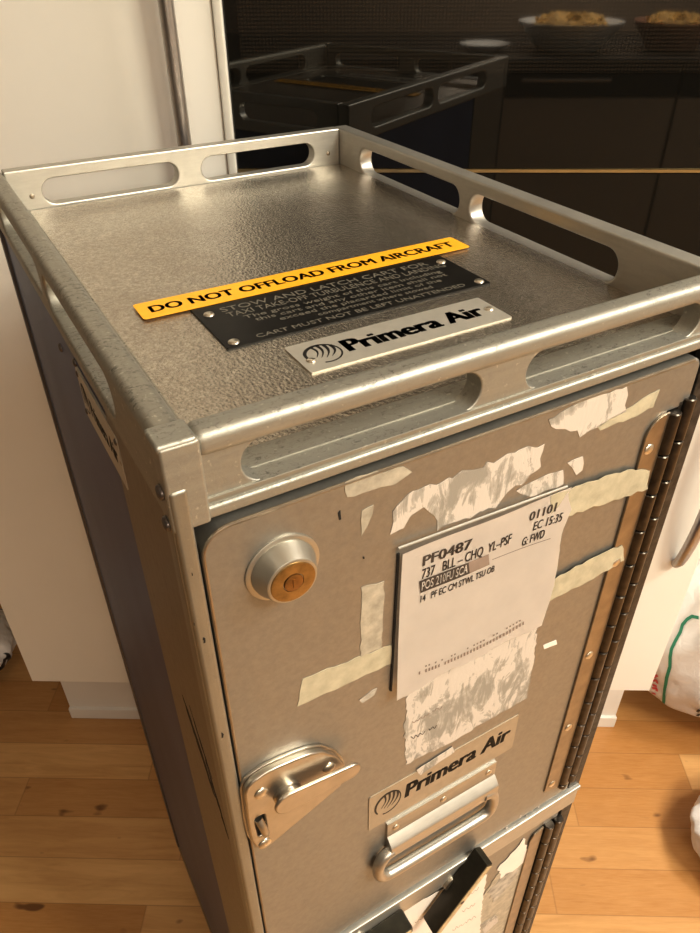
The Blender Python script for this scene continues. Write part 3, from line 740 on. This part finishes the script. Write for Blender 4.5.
# warming drawer and microwave: black glass
wd = unit('warming_drawer', tl+.0095, 'black glass warming drawer below the brass line in the oven housing', 'warming drawer')
gw = wo-.0115
b = B(); bx(b, 0, gw, 0, .020, ZG0, ZG1-.0032, .0008); build(b, 'glass_front', M['glass'], wd, smooth=0)
b = B(); bx(b, .004, gw-.004, .021, .50, ZG0+.004, ZG1-.006); build(b, 'drawer_box', M['black_plastic'], wd, smooth=0)
mw = unit('microwave_oven', tl+.0095, 'black glass microwave oven behind the cart with a dotted screen window', 'microwave')
b = B(); bx(b, 0, gw, 0, .020, ZG1+.0002, ZT, .0008)
build(b, 'glass_front', M['glass'], mw, smooth=0)
b = B(); bx(b, .012, gw-.03, -.0006, .001, H+.034, ZT-.06); build(b, 'door_window', M['glass_mesh'], mw, smooth=0)
b = B(); bx(b, 0, gw, -.0012, .012, ZG1-.0028, ZG1); build(b, 'brass_trim', M['gold_line'], mw, label='thin brass line along the bottom edge')
b = B(); bx(b, .004, gw-.004, .021, .50, ZG1+.003, ZT-.004); build(b, 'housing', M['black_plastic'], mw, smooth=0)

# ---- kitchen counter behind the camera, seen only as a reflection in the glass
def runit(name, t0, n0, label, cat): 
    o = empty(name, at(t0, n0), RZ); props(o, label, cat); return o
NC = -1.05
kc = runit('kitchen_counter', -1.0, NC, 'taupe kitchen counter with a dark top mirrored in the black oven glass', 'kitchen counter')
b = B(); bx(b, 0, 2.6, -.60, -.022,   .10, .868); bx(b, .02, 2.58, -.56, -.06, 0, .10); build(b, 'carcass', M['counter_front'], kc, smooth=0)
for i in range(4):
    b = B(); bx(b, .004+i*.65, .646+i*.65, -.020, 0,   .10, .775, .002); d_ = build(b, 'door', M['counter_front'], kc)
    b = B(); bx(b, .004+i*.65, .646+i*.65, -.020, 0, .780, .866, .002); d2 = build(b, 'drawer', M['black_plastic'], kc)
    b = B(); tube(b, [(.20+i*.65, .012, .823), (.45+i*.65, .012, .823)], .005, 10)
    for xx in (.215, .435): tube(b, [(xx+i*.65, -.001, .823), (xx+i*.65, .012, .823)], .004, 8)
    build(b, 'handle', M['handle'], d2)
b = B(); bx(b, 0, 2.6, -.62, .025, .869, .877, .002); build(b, 'worktop', M['black_plastic'], kc)
def dish(name, t, n, r, h, mat, label, food=True):
    o = runit(name, t, n, label, 'dish'); o.location.z = .8772; o['group'] = 'dishes on the reflected counter'
    b = B(); lathe(b, (0, 0, 0), (0, 0, 1), [(r*.55, 0), (r*.6, .004), (r*.95, h*.85), (r, h), (r*.96, h), (r*.55, .010), (0, .008)], 40); build(b, 'bowl', M[mat], o)
    if food:
        b = B(); bmesh.ops.create_icosphere(b, subdivisions=4, radius=1)
        for v in b.verts:
            k = 1+.25*noise.noise(v.co*3.0); v.co = Vector((v.co.x*r*.72*k, v.co.y*r*.72*k, max(.012, h*.8+v.co.z*.03*k+.02*noise.noise(v.co*6))))
        build(b, 'food', M['food'], o)
dish('platter', .655, -1.21, .150, .075, 'china', 'wide white platter of golden food mirrored in the oven glass')
dish('mixing_bowl', .955, -1.21, .115, .075, 'clay', 'reddish bowl of food mirrored in the oven glass at the right')
dish('plate', .41, -1.20, .075, .02, 'china', 'small white plate mirrored in the glass left of the platter', False)

# ---- plastic bags on the floor
def bag_mesh(rx, ry, hh, seed, squeeze=.5, knot=True):
    b = B(); bmesh.ops.create_icosphere(b, subdivisions=6, radius=1)
    for v in b.verts:
        p = v.co.copy(); z = (p.z+1)/2
        prof = 1.0 if z < .55 else 1.0 - squeeze*((z-.55)/.45)**1.6
        fold = .085*noise.noise(Vector((p.x*2.6+seed, p.y*2.6, p.z*1.8))) + .04*noise.noise(Vector((p.x*7, p.y*7+seed, p.z*4)))
        a = math.atan2(p.y, p.x); pleat = .035*math.sin(a*17+seed)*max(0, z-.5)
        k = prof*(1+fold+pleat); low_ = 1.0 if z > .12 else .90
        rad = math.sqrt(max(0, 1-p.z*p.z))
        rad = rad**.55 if rad > 0 else 0
        c_, s_ = math.cos(a), math.sin(a)
        v.co = Vector((c_*rx*rad*k*low_, s_*ry*rad*k*low_, max(.0, hh*(z**.9)*(1+.10*noise.noise(Vector((p.x*2, p.y*2, seed)))))))
    zmin = min(v.co.z for v in b.verts)
    for v in b.verts: v.co.z -= zmin
    return b
def ribbon(b, bvh, inv, pts, wid, lift=.0012):
    """band lying on the bag's surface along the given sight lines"""
    out = []
    for px, py in pts:
        o3 = inv @ (RW @ (CAM + Vector((0, 0, H)))); d3 = (inv.to_3x3() @ (RW.to_3x3() @ ray(px, py))).normalized()
        h_, nn, _, _ = bvh.ray_cast(o3, d3)
        if h_ is not None: out.append((h_, nn if nn.dot(d3) < 0 else -nn))
    prev = None
    for i, (p, nn) in enumerate(out):
        q0 = out[max(0, i-1)][0]; q1 = out[min(len(out)-1, i+1)][0]; t = (q1-q0)
        if t.length < 1e-6: continue
        s = t.normalized().cross(nn).normalized()*wid/2
        cur = (b.verts.new(p+s+nn*lift), b.verts.new(p-s+nn*lift))
        if prev: b.faces.new((prev[0], prev[1], cur[1], cur[0]))
        prev = cur
def dens(pts, n=6):
    o = []
    for (a, c), (e, f) in zip(pts, pts[1:]):
        for k in range(n): o.append((a+(e-a)*k/n, c+(f-c)*k/n))
    return o + [pts[-1]]
def bag(name, t, n, rx, ry, hh, seed, mat, label, marks=None):
    b = bag_mesh(rx, ry, hh, seed)
    o = build(b, name, M[mat], None, (0, 0, 0), 60); o.location = at(t, n, .001); o.rotation_euler = (0, 0, RZ)
    props(o, label, 'bag')
    if marks:
        mw_ = Matrix.Translation(o.location) @ Matrix.Rotation(RZ, 4, 'Z'); inv = mw_.inverted()
        me = o.data; bvh = BVHTree.FromPolygons([v.co for v in me.vertices], [tuple(p.vertices) for p in me.polygons])
        for nm, mt, strokes, wid in marks:
            b = B()
            for s in strokes: ribbon(b, bvh, inv, dens(s), wid)
            if len(b.faces): build(b, nm, M[mt], o, smooth=60)
            else: b.free()
    return o
def P(pts, k, ox, oy): return [(ox+x/k, oy+y/k) for x, y in pts]
green = P([(275, 362), (245, 356), (222, 370), (200, 395), (190, 430), (165, 475), (148, 510), (142, 545), (141, 590), (126, 640), (116, 700), (110, 770), (118, 820), (128, 845)], 4.667, 640, 540)
reds = [P(s, 4.667, 640, 540) for s in ([(62, 640), (84, 630)], [(60, 655), (80, 652), (82, 668)], [(60, 675), (80, 680)], [(58, 690), (78, 690), (80, 704)], [(56, 712), (74, 716)], [(58, 728), (72, 742)])]
darks = [P(s, 4.667, 640, 540) for s in ([(268, 800), (279, 790)], [(266, 818), (279, 810)], [(262, 836), (278, 828), (279, 842)], [(258, 858), (276, 850)], [(256, 876), (274, 868)])]
bag('shopping_bag', .742, .672, .205, .155, .40, 2.3, 'bag', 'full white plastic bag with a green line standing right of the oven housing',
    [('green_line', 'green', [green], .0052), ('red_print', 'red', reds, .0045), ('dark_print', 'ink', darks, .004)])
bag('plastic_bag', .690, .372, .115, .10, .11, 5.1, 'bag', 'small crumpled white plastic bag on the floor in front of the larger bag')
bag('plastic_bag', -.722, .715, .115, .10, .105, 9.4, 'bag_pattern', 'white plastic bag with black markings at the left of the tall cabinet')

# ================================================================== LIGHT
def area(name, t, n, z, size, power, col, target=None, sy=None):
    l = bpy.data.lights.new(name, 'AREA'); l.energy = power; l.color = col; l.size = size
    if sy: l.shape = 'RECTANGLE'; l.size_y = sy
    o = bpy.data.objects.new(name, l); COL.objects.link(o); o.location = at(t, n, z)
    tgt = at(*target) if target else at(t, n, 0)
    o.rotation_euler = (tgt - o.location).to_track_quat('-Z', 'Y').to_euler() if target else (0, 0, RZ)
    return o
WARM = (1.0, .955, .79)
area('overhead_light', 1.40, -.74, 2.38, .60, 69, WARM, (.1, .3, .6))
area('overhead_light', -.45, -.75, 2.40, .50, 1.2, WARM)  # added weak fill for the left side
area('overhead_light', 1.75, .0, 2.40, .50, 46, (1, .955, .87))  # added fill to brighten the white door at the right
area('dish_fill', .75, -1.40, 1.50, .9, 26, (1, .88, .72), None, .15)  # made-up fill that brightens the mirrored dishes
wd_ = bpy.data.worlds.new('world'); scene.world = wd_; wd_.use_nodes = True
bg = wd_.node_tree.nodes['Background']; bg.inputs[0].default_value = (1, .85, .68, 1); bg.inputs[1].default_value = .02
scene.view_settings.view_transform = 'Standard'; scene.view_settings.look = 'None'
scene.view_settings.exposure = 0.0; scene.view_settings.gamma = .88
